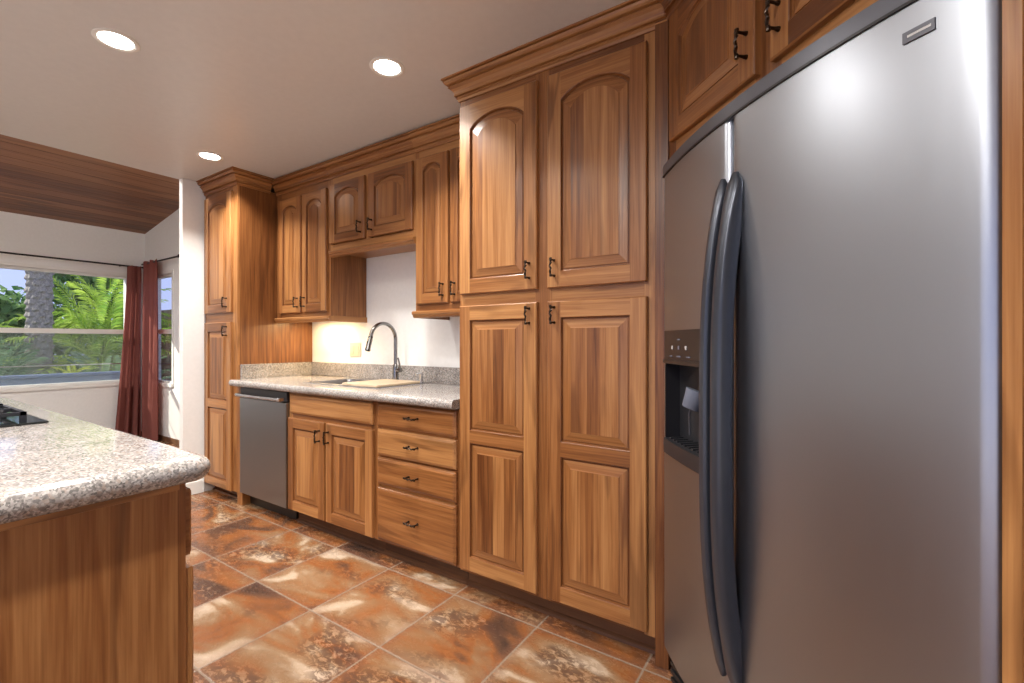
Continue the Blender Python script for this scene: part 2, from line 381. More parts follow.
# windows: frame > sash, pane, screen.  ax = 'y' for the far window, 'x' for the side one
def window(name, hole, ax, plane, out, dk=1.0):
    a0, a1, z0, z1 = hole
    def bx(mb, a, b, d0, d1, c, d):
        d0, d1 = (d0 if d0 < 0 else d0 * dk), d1 * dk
        p0, p1 = sorted((plane + out * d0, plane + out * d1))
        if ax == 'y': mb.box(p0, p1, a, b, c, d)
        else: mb.box(a, b, p0, p1, c, d)
    zm0, zm1 = 1.30, 1.355
    m = MB(); t = 0.028
    for q in ((a0, a0 + t, z0, z1), (a1 - t, a1, z0, z1), (a0 + t, a1 - t, z0, z0 + t), (a0 + t, a1 - t, z1 - t, z1)): bx(m, q[0], q[1], 0.02, 0.11, q[2], q[3])
    bx(m, a0 - 0.02, a1 + 0.02, -0.022, 0.03, z0 - 0.035, z0 + 0.004)      # stool
    for q in ((a0 - 0.035, a0, z0 - 0.03, z1 + 0.035), (a1, a1 + 0.04, z0 - 0.03, z1 + 0.035), (a0, a1, z1, z1 + 0.035)): bx(m, q[0], q[1], -0.010, 0.02, q[2], q[3])
    fr = struct(name, m, M['trim'])
    m = MB(); bx(m, a0 + t, a1 - t, 0.04, 0.085, zm0, zm1); build('meeting_rail', m, M['trim'], fr)
    m = MB(); bx(m, a0 + t, a1 - t, 0.070, 0.074, zm1, z1 - t); build('upper_pane', m, M['glass'], fr)
    m = MB(); bx(m, a0 + t, a1 - t, 0.050, 0.054, z0 + t, zm0); build('lower_pane', m, M['glass'], fr)
    m = MB()
    if ax == 'y': m.poly([(plane + out * 0.09 * dk, a0 + t, z0 + t), (plane + out * 0.09 * dk, a1 - t, z0 + t), (plane + out * 0.09 * dk, a1 - t, zm0), (plane + out * 0.09 * dk, a0 + t, zm0)])
    else: m.poly([(a0 + t, plane + out * 0.09 * dk, z0 + t), (a1 - t, plane + out * 0.09 * dk, z0 + t), (a1 - t, plane + out * 0.09 * dk, zm0), (a0 + t, plane + out * 0.09 * dk, zm0)])
    build('insect_screen', m, M['screen'], fr)
    m = MB(); bx(m, a0 + t, a1 - t, 0.088, 0.098, 0.925, 0.937); build('screen_bar', m, M['barsteel'], fr)
    return fr
window('window_1', w1, 'y', XF, -1)
window('window_2', w2, 'x', YW, 1, 0.45)

# ------------------------------------------------------------------ cabinet building blocks
def door_mesh(w, h, ops, st=0.058, t=0.021, staves=3):
    """frame and raised panels; ops = [(z0, z1, arch rise)]; x 0..w, z 0..h, back at y 0, front at y -t"""
    m = MB(); e = 0.004; N = 14
    tl = [random.uniform(0.25, 0.85) for _ in range(2)]
    cx = (0, 0, 1); hx = (1, 0, 0); F = -t
    def q(x0, x1, z0, z1, g, tone): m.poly([(x0, F, z0), (x1, F, z0), (x1, F, z1), (x0, F, z1)], g, tone)
    q(e, st, e, h - e, cx, tl[0]); q(w - st, w - e, e, h - e, cx, tl[1])
    o = [(0, 0), (w, 0), (w, h), (0, h)]; i_ = [(e, e), (w - e, e), (w - e, h - e), (e, h - e)]
    for k in range(4):
        k2 = (k + 1) % 4; g = hx if k in (0, 2) else cx; tn = tl[0] if k == 3 else tl[1] if k == 1 else 0.5
        m.poly([(*[o[k][0]], F + e, o[k][1]), (o[k2][0], F + e, o[k2][1]), (i_[k2][0], F, i_[k2][1]), (i_[k][0], F, i_[k][1])], g, tn)
        m.poly([(o[k][0], 0, o[k][1]), (o[k2][0], 0, o[k2][1]), (o[k2][0], F + e, o[k2][1]), (o[k][0], F + e, o[k][1])], g, tn)
    m.poly([(0, 0, 0), (0, 0, h), (w, 0, h), (w, 0, 0)], cx, 0.4)
    x0, x1 = st, w - st; zl = e
    ow = x1 - x0; bev = min(0.034, 0.17 * ow)
    prof = [(0, 0), (0.0025, 0.0015), (0.004, 0.007), (0.006, 0.0115), (0.011, 0.0115), (0.012, 0.0085), (0.010 + bev, 0.0030), (0.0105 + bev, 0.0005), (0.013 + bev, 0.0)]
    def loop(z0, z1, rise, d, y):
        pts = [(x0 + d, y, z0 + d), (x1 - d, y, z0 + d)]
        for k in range(N + 1):
            s = k / N; pts.append((x1 - d - s * (ow - 2 * d), y, z1 - rise - d + rise * (1 - (2 * s - 1) ** 2) ** 0.8))
        return pts
    for z0, z1, rise in ops:
        q(x0, x1, zl, z0, hx, random.random())
        zl = z1
        prev = loop(z0, z1, rise, 0, F)
        for d, dy in prof[1:]:
            cur = loop(z0, z1, rise, d, F + dy); n = len(cur)
            for k in range(n):
                k2 = (k + 1) % n
                g = cx if k in (1, n - 1) else hx
                m.poly([prev[k], prev[k2], cur[k2], cur[k]], g, 0.20 if d < 0.0121 else 0.55, (k * 0.01, 0))
            prev = cur
        arch = prev[2:]; cuts = sorted(random.sample(range(2, N - 1), staves - 1)); tn = random.uniform(0.15, 1.0); off = (random.uniform(0, 9), random.uniform(0, 9))
        for k in range(N):
            if k in cuts: tn = random.uniform(0.0, 1.0); off = (random.uniform(0, 9), random.uniform(0, 9))
            a, b = arch[k], arch[k + 1]
            m.poly([(b[0], b[1], prev[0][2]), (a[0], a[1], prev[0][2]), a, b], cx, tn, off)
        if rise:      # rail above the arch
            tn = random.random(); off = (random.uniform(0, 9), random.uniform(0, 9)); zz = h - e
            top = loop(z0, z1, rise, 0, F)[2:]
            for k in range(N):
                a, b = top[k], top[k + 1]
                m.poly([b, a, (a[0], F, zz), (b[0], F, zz)], hx, tn, off)
            zl = None
    if zl is not None: q(x0, x1, zl, h - e, hx, random.random())
    return m.mesh('door', M['wood'])

def drawer_mesh(w, h, t=0.021):
    m = MB(); tn = random.uniform(0.2, 0.9); off = (random.uniform(0, 9), random.uniform(0, 9))
    pr = [(0, 0), (0, -t + 0.009), (0.004, -t + 0.007), (0.007, -t + 0.004), (0.016, -t)]
    R = lambda d, y: [(d, y, d), (w - d, y, d), (w - d, y, h - d), (d, y, h - d)]
    for (d0, y0), (d1, y1) in zip(pr, pr[1:]):
        a, b = R(d0, y0), R(d1, y1)
        for k in range(4): m.poly([a[k], a[(k + 1) % 4], b[(k + 1) % 4], b[k]], (1, 0, 0), tn, off)
    m.poly(R(*pr[-1]), (1, 0, 0), tn, off); m.poly(list(reversed(R(0, 0))), (1, 0, 0), tn, off)
    return m.mesh('drawer', M['wood'])

def pull_mesh():
    """twisted bar on two posts, vertical, standing off the face towards -y"""
    m = MB(); L = 0.080; n = 30; y0 = -0.030
    rings = []
    for i in range(n + 1):
        s = i / n; z = (s - 0.5) * L; a = 7.5 * s
        mid = math.sin(PI * s)
        r = 0.0042 + 0.0012 * (1 - mid); w = 0.0026 * math.sin(s * PI * 6) * mid
        e = 0.55 if 0.14 < s < 0.86 else 0.95
        ring = []
        for k in range(8):
            b = a + k * PI / 4; rr = r * (1.15 if k % 2 == 0 else 1.15 * e)
            ring.append(V(w + rr * math.cos(b), y0 - 0.004 * mid + rr * math.sin(b), z))
        rings.append(ring)
    m.rings(rings)
    for z in (-0.032, 0.032):
        m.tube([(0, 0, z), (0, -0.004, z), (0, -0.012, z), (0, y0, z)], lambda t: (0.0065, 0.0062, 0.0040, 0.0038)[min(3, int(t * 3 + 0.01))], 10)
    return m.mesh('handle', M['bronze'])
PULL = pull_mesh()
def pull(parent, x, z, horiz=False, y=-0.021):
    o = link('handle', PULL, parent, (x, y, z), (0, PI / 2 if horiz else 0, 0)); o['label'] = 'dark bronze twisted pull'; return o
def add_door(parent, x0, x1, z0, z1, ops, hx=None, hz=None, fy=0.0, **kw):
    h = z1 - z0
    d = link('door', door_mesh(x1 - x0, h, ops, **kw), parent, (x0, fy, z0))
    if hx is not None: pull(d, hx - x0, hz - z0)
    return d
def add_drawer(parent, x0, x1, z0, z1, handle=True, name='drawer', fy=0.0):
    d = link(name, drawer_mesh(x1 - x0, z1 - z0), parent, (x0, fy, z0))
    if handle: pull(d, (x1 - x0) / 2, (z1 - z0) / 2 + 0.004, True)
    return d
def frame(parent, parts):
    m = MB()
    for x0, x1, z0, z1, g in parts: m.box(x0, x1, 0.0, 0.019, z0, z1, (0, 0, 1) if g == 'v' else (1, 0, 0))
    return build('face_frame', m, M['wood'], parent, bevel=0.001)
CROWN = [(0.0, -0.006), (-0.007, -0.006), (-0.010, 0.004), (-0.017, 0.009), (-0.010, 0.012), (-0.010, 0.017), (-0.022, 0.019), (-0.021, 0.028), (-0.024, 0.038), (-0.032, 0.049), (-0.045, 0.057), (-0.036, 0.060), (-0.036, 0.067), (-0.051, 0.069), (-0.058, 0.076), (-0.061, 0.083), (-0.055, 0.085), (-0.055, 0.089), (-0.067, 0.090), (-0.067, 0.098), (0.0, 0.098)]
def crown(parent, x0, x1, z, y=0.0, left=None, right=None, depth=0.5):
    """moulding along the front; left / right: 'return' mitres round the end, 'in' mitres into an inside corner"""
    m = MB()
    pr = [(y + p, z + q) for p, q in CROWN]
    f0 = (lambda p: x0 + (p[0] - y) * (1 if left == 'return' else -1 if left == 'in' else 0))
    f1 = (lambda p: x1 - (p[0] - y) * (1 if right == 'return' else -1 if right == 'in' else 0))
    m.prism(pr, f0, f1, 'x')
    if right == 'return': m.prism([(x1 - p, z + q) for p, q in CROWN], lambda p: y - (p[0] - x1), y + depth, 'y')
    if left == 'return': m.prism([(x0 + p, z + q) for p, q in CROWN], lambda p: y + (p[0] - x0), y + depth, 'y')
    return build('crown_molding', m, M['wood'], parent)
RAIL = [(0.019, 0.0), (-0.004, 0.0), (-0.012, 0.006), (-0.014, 0.016), (-0.022, 0.022), (-0.024, 0.034), (-0.018, 0.040), (0.019, 0.040)]

# ------------------------------------------------------------------ tall cabinet at the far end
YF = 1.745
t = thing('tall_cabinet', 'narrow floor to ceiling wooden cabinet beside the white wall end and dishwasher', 'cabinet', (-4.115, YF, 0))
m = MB(); m.box(0, 0.505, 0.019, 0.613, 0.085, 2.385); build('carcass', m, M['wood'], t, bevel=0.001)
frame(t, [(0, 0.032, 0.085, 2.385, 'v'), (0.44, 0.505, 0.085, 2.385, 'v'), (0.032, 0.44, 0.085, 0.11, 'h'), (0.032, 0.44, 1.335, 1.45, 'h'), (0.032, 0.44, 2.30, 2.385, 'h')])
add_door(t, 0.025, 0.445, 1.425, 2.335, [(0.062, 0.845, 0.045)], 0.39, 1.50, st=0.06)
add_door(t, 0.025, 0.445, 0.085, 1.352, [(0.062, 0.610, 0), (0.672, 1.20, 0)], 0.39, 1.285, st=0.06)
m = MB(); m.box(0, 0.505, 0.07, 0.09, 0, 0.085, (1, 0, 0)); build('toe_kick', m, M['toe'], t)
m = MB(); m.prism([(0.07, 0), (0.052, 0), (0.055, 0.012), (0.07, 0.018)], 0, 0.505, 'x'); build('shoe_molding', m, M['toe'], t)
crown(t, 0.0, 0.505, 2.377, left=None, right='return', depth=0.245)

# ------------------------------------------------------------------ base run under the counter
m = MB(); m.box(-3.609, -3.537, YF, YF + 0.58, 0.0, 0.876); o = build('filler_panel', m, M['wood'], bevel=0.001); tag(o, 'narrow upright wooden board between the end cabinet and dishwasher', 'panel')
t = thing('dishwasher', 'dark stainless dishwasher with a bar handle under the granite counter', 'dishwasher', (-3.535, YF, 0))
m = MB(); m.box(0.005, 0.600, 0.03, 0.58, 0.10, 0.872); build('tub', m, M['fdark'], t)
m = MB(); m.box(0.004, 0.604, -0.022, 0.028, 0.105, 0.80); build('door', m, M['dw'], t, bevel=0.004)
m = MB(); m.box(0.004, 0.604, -0.016, 0.028, 0.804, 0.872); build('control_strip', m, M['fdark'], t, bevel=0.003)
m = MB(); hz = 0.822
m.tube([(0.02, -0.055, hz), (0.30, -0.062, hz), (0.585, -0.055, hz)], 0.0105, 14)
for xx in (0.035, 0.57): m.box(xx - 0.014, xx + 0.014, -0.060, -0.014, hz - 0.012, hz + 0.012)
build('handle', m, M['barsteel'], t, label='bright steel bar handle', bevel=0.002)
m = MB(); m.box(0.005, 0.60, 0.055, 0.07, 0.005, 0.10); build('toe_panel', m, M['black'], t)

def base_shell(t, w, stiles, rails):
    m = MB(); m.box(0, w, 0.019, 0.60, 0.10, 0.875); build('carcass', m, M['wood'], t)
    frame(t, [(a, b, 0.10, 0.875, 'v') for a, b in stiles] + [(a, b, c, d, 'h') for a, b, c, d in rails])
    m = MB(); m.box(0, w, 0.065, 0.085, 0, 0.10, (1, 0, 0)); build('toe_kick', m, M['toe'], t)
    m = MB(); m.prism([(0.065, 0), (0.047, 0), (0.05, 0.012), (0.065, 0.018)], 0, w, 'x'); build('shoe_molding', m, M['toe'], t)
X0 = -2.925
t = thing('sink_cabinet', 'wooden base cabinet with two doors below the sink', 'cabinet', (X0, YF, 0))
base_shell(t, 0.857, [(0, 0.04), (0.815, 0.857)], [(0.04, 0.815, 0.10, 0.13), (0.04, 0.815, 0.69, 0.76), (0.04, 0.815, 0.85, 0.875)])
add_drawer(t, 0.030, 0.838, 0.738, 0.862, False, 'false_front')
add_door(t, 0.012, 0.400, 0.108, 0.708, [(0.062, 0.538, 0)], 0.358, 0.625)
add_door(t, 0.418, 0.842, 0.108, 0.708, [(0.062, 0.538, 0)], 0.448, 0.625)
X0 = -2.068
t = thing('drawer_cabinet', 'wooden base cabinet of four drawers between sink doors and pantry', 'cabinet', (X0, YF, 0))
base_shell(t, 0.606, [(0, 0.04), (0.575, 0.606)], [(0.04, 0.575, 0.10, 0.13), (0.04, 0.575, 0.40, 0.43), (0.04, 0.575, 0.56, 0.59), (0.04, 0.575, 0.72, 0.75), (0.04, 0.575, 0.85, 0.875)])
for z0, z1 in ((0.113, 0.405), (0.420, 0.567), (0.580, 0.723), (0.737, 0.868)): add_drawer(t, 0.024, 0.592, z0, z1)

# countertop with a sink cut-out
def slab_hole(x0, x1, y0, y1, z0, z1, hole, nose=0.02):
    m = MB(); xs = [x0, hole[0], hole[1], x1]; ys = [y0 + nose, hole[2], hole[3], y1]
    for i in range(3):
        for j in range(3):
            if i == 1 and j == 1: continue
            for z, fl in ((z1, 0), (z0, 1)):
                p = [(xs[i], ys[j], z), (xs[i + 1], ys[j], z), (xs[i + 1], ys[j + 1], z), (xs[i], ys[j + 1], z)]
                m.poly(p[::-1] if fl else p, tone=0.5)
    h = hole
    for a, b in (((h[0], h[2]), (h[1], h[2])), ((h[1], h[2]), (h[1], h[3])), ((h[1], h[3]), (h[0], h[3])), ((h[0], h[3]), (h[0], h[2]))):
        m.poly([(*a, z0), (*b, z0), (*b, z1), (*a, z1)])
    zc, R = (z0 + z1) / 2, (z1 - z0) / 2
    arc = [(y0 + nose - math.sin(a) * nose, zc + math.cos(a) * R) for a in [PI * k / 10 for k in range(11)]]
    for p, q in zip(arc, arc[1:]): m.poly([(x0, *p), (x0, *q), (x1, *q), (x1, *p)], smooth=True)
    for xx in (x0, x1): m.poly([(xx, y1, z0), (xx, y1, z1), *[(xx, *p) for p in arc]])
    return m
t = thing('countertop', 'speckled beige granite countertop around the sink with a low backsplash', 'countertop', (0, 0, 0))
HOLE = (-2.93, -2.22, 1.87, 2.215)
build('slab', slab_hole(-3.612, -1.464, 1.685, 2.357, 0.878, 0.925, HOLE), M['granite'], t)
m = MB(); m.box(-3.588, -1.464, 2.337, 2.358, 0.925, 1.034); m.box(-3.609, -3.588, 1.765, 2.358, 0.925, 1.034); build('backsplash', m, M['granite'], t, bevel=0.002)

# sink
t = thing('kitchen_sink', 'stainless double bowl sink set into the granite counter', 'sink', (-2.575, 2.04, 0.925))
def bowl(x0, x1, y0, y1, zb):
    m = MB(); r = 0.045
    def ring(d, z, rr):
        pts = []
        for cx_, cy_, a0 in ((x1 - d - rr, y1 - d - rr, 0), (x0 + d + rr, y1 - d - rr, 90), (x0 + d + rr, y0 + d + rr, 180), (x1 - d - rr, y0 + d + rr, 270)):
            for k in range(5): a = math.radians(a0 + k * 22.5); pts.append(V(cx_ + rr * math.cos(a), cy_ + rr * math.sin(a), z))
        return pts
    m.rings([ring(0, 0.002, r), ring(0.004, -0.02, r), ring(0.010, zb + 0.03, r), ring(0.035, zb, r * 0.8)], ends=False)
    m.poly(ring(0.035, zb, r * 0.8)); return m
build('basin', bowl(-0.350, -0.010, -0.165, 0.170, -0.19), M['sinksteel'], t, fix=False)
build('basin', bowl(0.012, 0.350, -0.165, 0.170, -0.19), M['sinksteel'], t, fix=False)
m = MB()
for q in ((-0.372, 0.372, -0.186, -0.166), (-0.372, 0.372, 0.170, 0.262), (-0.372, -0.350, -0.166, 0.170), (0.350, 0.372, -0.166, 0.170), (-0.010, 0.012, -0.166, 0.170)): m.box(*q, 0.0005, 0.004)
build('rim', m, M['barsteel'], t)
for xx in (-0.18, 0.18):
    m = MB(); m.lathe([(0.0, 0.001), (0.030, 0.001), (0.042, 0.004), (0.044, 0.0)], (xx, 0.0, -0.19), 20); build('drain', m, M['chrome'], t)
# cutting board over the right bowl
m = MB(); m.box(-2.535, -2.205, 1.862, 2.225, 0.9295, 0.944, (0, 1, 0))
o = build('cutting_board', m, M['board'], bevel=0.004); tag(o, 'pale tan board laid over the right bowl of the sink', 'cutting board')

# faucet: gooseneck with pull-down head
t = thing('kitchen_faucet', 'tall brushed gooseneck faucet standing behind the sink', 'faucet', (-2.478, 2.258, 0.929))
m = MB(); m.lathe([(0.0, 0.0), (0.030, 0.0), (0.030, 0.006), (0.022, 0.012), (0.0205, 0.09), (0.018, 0.105), (0.014, 0.12)], n=24); build('body', m, M['chrome'], t)
R_ = 0.108; zc = 0.292
path = [(0, 0, 0.10), (0, 0, 0.18), (0, 0, zc)] + [(0, -R_ + R_ * math.cos(a), zc + R_ * math.sin(a)) for a in [math.radians(8 * k) for k in range(1, 22)]]
m = MB(); m.tube(path, 0.0125, 16); build('spout', m, M['chrome'], t)
p0 = Vector(path[-1]); d = (Vector(path[-1]) - Vector(path[-2])).normalized()
m = MB(); m.tube([p0 + d * s for s in (0, 0.006, 0.03, 0.085, 0.10)], lambda t_: 0.0135 + 0.0055 * t_, 16); build('spray_head', m, M['chrome'], t)
m = MB(); m.tube([p0 + d * 0.004, p0 + d * 0.012], 0.0152, 16); build('joint_ring', m, M['black'], t, label='dark joint ring')
m = MB(); m.tube([p0 + d * 0.1, p0 + d * 0.104], 0.0150, 16)
build('nozzle_ring', m, M['black'], t, label='dark nozzle ring')
m = MB(); m.box(-0.006, 0.006, p0.y - 0.030, p0.y - 0.016, p0.z - 0.07, p0.z - 0.035); build('spray_button', m, M['black'], t, label='black spray button')
m = MB(); m.tube([(0.015, 0, 0.078), (0.04, 0, 0.078), (0.052, 0, 0.078)], 0.0165, 16); m.tube([(0.040, 0, 0.085), (0.046, -0.006, 0.12), (0.040, -0.014, 0.165)], lambda t_: 0.008 - 0.002 * t_, 10); build('lever', m, M['chrome'], t)
t = thing('soap_dispenser', 'small chrome soap pump behind the right end of the sink', 'soap dispenser', (-2.235, 2.262, 0.929))
m = MB(); m.lathe([(0, 0), (0.019, 0), (0.019, 0.006), (0.0125, 0.010), (0.0115, 0.05), (0.0135, 0.054), (0.0135, 0.066), (0.0, 0.068)], n=18); build('pump_body', m, M['barsteel'], t)
m = MB(); m.tube([(0, 0, 0.060), (0, -0.03, 0.064), (0, -0.05, 0.058)], 0.005, 10); build('nozzle', m, M['barsteel'], t)

# outlet plate
t = thing('outlet_plate', 'beige double switch plate on the wall left of the faucet', 'outlet', (-3.04, YW, 1.142))
m = MB(); m.box(-0.066, 0.066, -0.007, 0, -0.055, 0.055); build('plate', m, M['outlet'], t, bevel=0.003)
for xx in (-0.031, 0.031):
    m = MB(); m.box(xx - 0.017, xx + 0.017, -0.010, -0.006, -0.033, 0.033); build('rocker', m, M['outlet'], t, bevel=0.002)

# ------------------------------------------------------------------ wall cabinets
YU = 2.045
def upper(label, x0, w, zb, rails, doors, rail_ends=(None, None), group='wooden wall cabinets above the sink counter'):
    t = thing('wall_cabinet', label, 'cabinet', (x0, YU, zb), 0, group)
    h = 2.385 - zb
    m = MB(); m.box(0, w, 0.019, YW - YU - 0.002, 0.04, h); build('carcass', m, M['wood'], t, bevel=0.001)
    n = len(doors); fr = [(0, doors[0][0] + 0.012, 0.02, h, 'v'), (doors[-1][1] - 0.012, w, 0.02, h, 'v')]
    a, b = doors[0][0] + 0.012, doors[-1][1] - 0.012
    fr += [(a, b, 0.02, 0.085, 'h'), (a, b, 2.29 - zb, h, 'h')]
    for d0, d1 in zip(doors, doors[1:]): fr.append((d0[1] - 0.012, d1[0] + 0.012, 0.085, 2.29 - zb, 'v'))
    frame(t, fr)
    m = MB(); m.prism(RAIL, rail_ends[0] if rail_ends[0] is not None else 0, rail_ends[1] if rail_ends[1] is not None else w, 'x'); build('light_rail', m, M['wood'], t)
    return t
t = upper('tall two door wall cabinet between the end cabinet and the short cabinet', -3.602, 0.692, 1.350, None, [(0.055, 0.347), (0.367, 0.660)], (0, 0.70))
m = MB(); m.box(0.6915, 0.700, 0.019, 0.314, 0.0, 0.042, (0, 1, 0)); build('end_rail', m, M['wood'], t, bevel=0.002)
for a, b, hx in ((0.055, 0.347, 0.312), (0.367, 0.660, 0.402)): add_door(t, a, b, 0.074, 0.955, [(0.058, 0.830, 0.036)], hx, 0.150, st=0.055, staves=2)
crown(t, 0.0, 0.692, 2.368 - 1.350)
t = upper('short two door wall cabinet high above the kitchen sink', -2.910, 0.845, 1.806, None, [(0.010, 0.385), (0.425, 0.830)])
for a, b, hx in ((0.010, 0.385, 0.350), (0.425, 0.830, 0.462)): add_door(t, a, b, 0.090, 0.508, [(0.058, 0.372, 0.042)], hx, 0.165, st=0.058)
crown(t, 0.0, 0.845, 2.368 - 1.806)
t = upper('narrow two door wall cabinet right of the sink touching the tall pantry', -2.065, 0.600, 1.350, None, [(0.020, 0.275), (0.292, 0.545)], (-0.012, 0.600))
m = MB(); m.box(-0.012, -0.0005, 0.019, 0.314, 0.0, 0.042, (0, 1, 0)); build('end_rail', m, M['wood'], t, bevel=0.002)
for a, b, hx in ((0.020, 0.275, 0.240), (0.292, 0.545, 0.328)): add_door(t, a, b, 0.082, 0.962, [(0.058, 0.838, 0.036)], hx, 0.158, st=0.055, staves=2)
crown(t, 0.0, 0.600, 2.368 - 1.350)
# warm light strip under the left wall cabinet
t = thing('under_cabinet_light', 'warm light strip fixed beneath the left wall cabinet', 'lamp', (-3.26, 2.20, 1.3725))
m = MB(); m.box(-0.22, 0.22, -0.03, 0.03, 0.0, 0.017); build('housing', m, M['trim'], t, bevel=0.002)
m = MB(); m.box(-0.21, 0.21, -0.024, 0.024, -0.002, -0.0003); build('lens', m, M['warm'], t)
ld = bpy.data.lights.new('strip_light', 'AREA'); ld.shape = 'RECTANGLE'; ld.size = 0.42; ld.size_y = 0.05; ld.energy = 5.0; ld.color = (1.0, 0.70, 0.34)
lo = bpy.data.objects.new('strip_light', ld); C.objects.link(lo); lo.location = (0, 0, -0.004); lo.parent = t

# ------------------------------------------------------------------ pantry
t = thing('pantry_cabinet', 'wide floor to ceiling wooden pantry with four doors beside the fridge', 'cabinet', (-1.460, YF, 0))
m = MB(); m.box(0, 0.993, 0.019, 0.613, 0.095, 2.40); build('carcass', m, M['wood'], t, bevel=0.001)
frame(t, [(0, 0.030, 0.095, 2.40, 'v'), (0.424, 0.508, 0.095, 2.40, 'v'), (0.905, 0.948, 0.095, 2.40, 'v'), (0.03, 0.424, 0.095, 0.13, 'h'), (0.508, 0.905, 0.095, 0.13, 'h'),
          (0.03, 0.424, 1.36, 1.45, 'h'), (0.508, 0.905, 1.36, 1.45, 'h'), (0.03, 0.424, 2.31, 2.40, 'h'), (0.508, 0.905, 2.31, 2.40, 'h')])
m = MB(); m.box(0.948, 0.998, -0.012, 0.60, 0.0, 2.40); build('end_panel', m, M['wood'], t, bevel=0.002)
for a, b, hx in ((0.010, 0.442, 0.405), (0.494, 0.920, 0.528)):
    add_door(t, a, b, 1.432, 2.335, [(0.068, 0.838, 0.055)], hx, 1.515, st=0.064, staves=3)
    add_door(t, a, b, 0.113, 1.376, [(0.068, 0.612, 0), (0.672, 1.195, 0)], hx, 1.318, st=0.064, staves=4)
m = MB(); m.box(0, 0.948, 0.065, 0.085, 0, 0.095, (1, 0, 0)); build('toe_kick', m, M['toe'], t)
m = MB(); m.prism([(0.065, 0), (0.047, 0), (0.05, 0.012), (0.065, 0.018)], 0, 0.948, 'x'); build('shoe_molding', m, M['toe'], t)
crown(t, 0.0, 0.993, 2.377, left='return', right=None, depth=0.30)

# ------------------------------------------------------------------ fridge in the 45 degree corner
PL = (-0.432, 1.552)
RZ = -PI / 4
WF = 0.905; SAG = 0.055; SEAM = 0.408
bow = lambda u: SAG * (1 - (2 * u / WF - 1) ** 2)
t = thing('refrigerator', 'large stainless side by side refrigerator with two bowed doors set across the corner', 'refrigerator', (PL[0], PL[1], 0), RZ)
FZ0, FZ1 = 0.215, 1.745
def bow_door(u0, u1, z0, z1, hole=None, yb=0.055, r=0.022):
    m = MB()
    us = sorted({*[u0 + (u1 - u0) * k / 24 for k in range(25)], *[u0 + r * x for x in (0.06, 0.2, 0.45, 0.8)], *[u1 - r * x for x in (0.06, 0.2, 0.45, 0.8)], *(hole[:2] if hole else ())})
    zs = [z0, *(hole[2:] if hole else ()), z1]
    def y(u):
        e = min(u - u0, u1 - u); d = 0
        if e < r: d = r * 0.7 * (1 - math.sqrt(max(0, 1 - ((r - e) / r) ** 2)))
        return -bow(u) + d
    for a, b in zip(us, us[1:]):
        for c, d in zip(zs, zs[1:]):
            if hole and a >= hole[0] - 1e-6 and b <= hole[1] + 1e-6 and abs(c - hole[2]) < 1e-6: continue
            m.poly([(a, y(a), c), (b, y(b), c), (b, y(b), d), (a, y(a), d)], tone=0.5, off=(0, 0), smooth=True)
        for z in (z0, z1): m.poly([(a, y(a), z), (b, y(b), z), (b, yb, z), (a, yb, z)], tone=0.5, off=(0, 0))
    for u in (u0, u1): m.poly([(u, y(u), z0), (u, y(u), z1), (u, yb, z1), (u, yb, z0)], tone=0.5, off=(0, 0))
    m.poly([(u0, yb, z0), (u1, yb, z0), (u1, yb, z1), (u0, yb, z1)], tone=0.5, off=(0, 0))
    return m
def bow_box(u0, u1, z0, z1, o, back=None, n=10, rel=None):
    """box that follows the bowed front, standing o proud of it (back: plane y, or rel: offset from the bow)"""
    m = MB(); us = [u0 + (u1 - u0) * k / n for k in range(n + 1)]
    f = lambda u: -bow(u) - o
    b_ = (lambda u: back) if rel is None else (lambda u: -bow(u) + rel)
    for a, b in zip(us, us[1:]):
        m.poly([(a, f(a), z0), (b, f(b), z0), (b, f(b), z1), (a, f(a), z1)], smooth=True); m.poly([(a, b_(a), z0), (b, b_(b), z0), (b, b_(b), z1), (a, b_(a), z1)], smooth=True)
        for z in (z0, z1): m.poly([(a, f(a), z), (b, f(b), z), (b, b_(b), z), (a, b_(a), z)])
    for u in (u0, u1): m.poly([(u, f(u), z0), (u, b_(u), z0), (u, b_(u), z1), (u, f(u), z1)])
    return m
m = MB(); m.box(0.006, WF - 0.006, 0.062, 0.70, 0.03, 1.765); build('cabinet_body', m, M['fdark'], t, bevel=0.004)
DU0, DU1, DZ0, DZ1 = 0.026, 0.330, 0.850, 1.240
fd = build('freezer_door', bow_door(0.0, SEAM - 0.003, FZ0, FZ1, (DU0, DU1, DZ0, DZ1)), M['fridge'], t)
rd = build('fridge_door', bow_door(SEAM + 0.003, WF, FZ0, FZ1), M['fridge'], t)
build('top_cap', bow_box(0.004, WF - 0.004, FZ1 + 0.003, FZ1 + 0.036, 0.002, back=0.10, n=24), M['ftrim'], t, label='dark grey strip along the top of the doors')
build('top_seal', bow_box(0.004, WF - 0.004, FZ1 - 0.001, FZ1 + 0.004, 0.004, back=0.05, n=24), M['black'], t)
m = MB(); m.box(0.01, WF - 0.01, 0.03, 0.06, 0.02, FZ0 - 0.02)
for k in range(6): m.box(0.01, WF - 0.01, 0.022, 0.03, 0.04 + k * 0.026, 0.052 + k * 0.026)
build('toe_grille', m, M['black'], t)
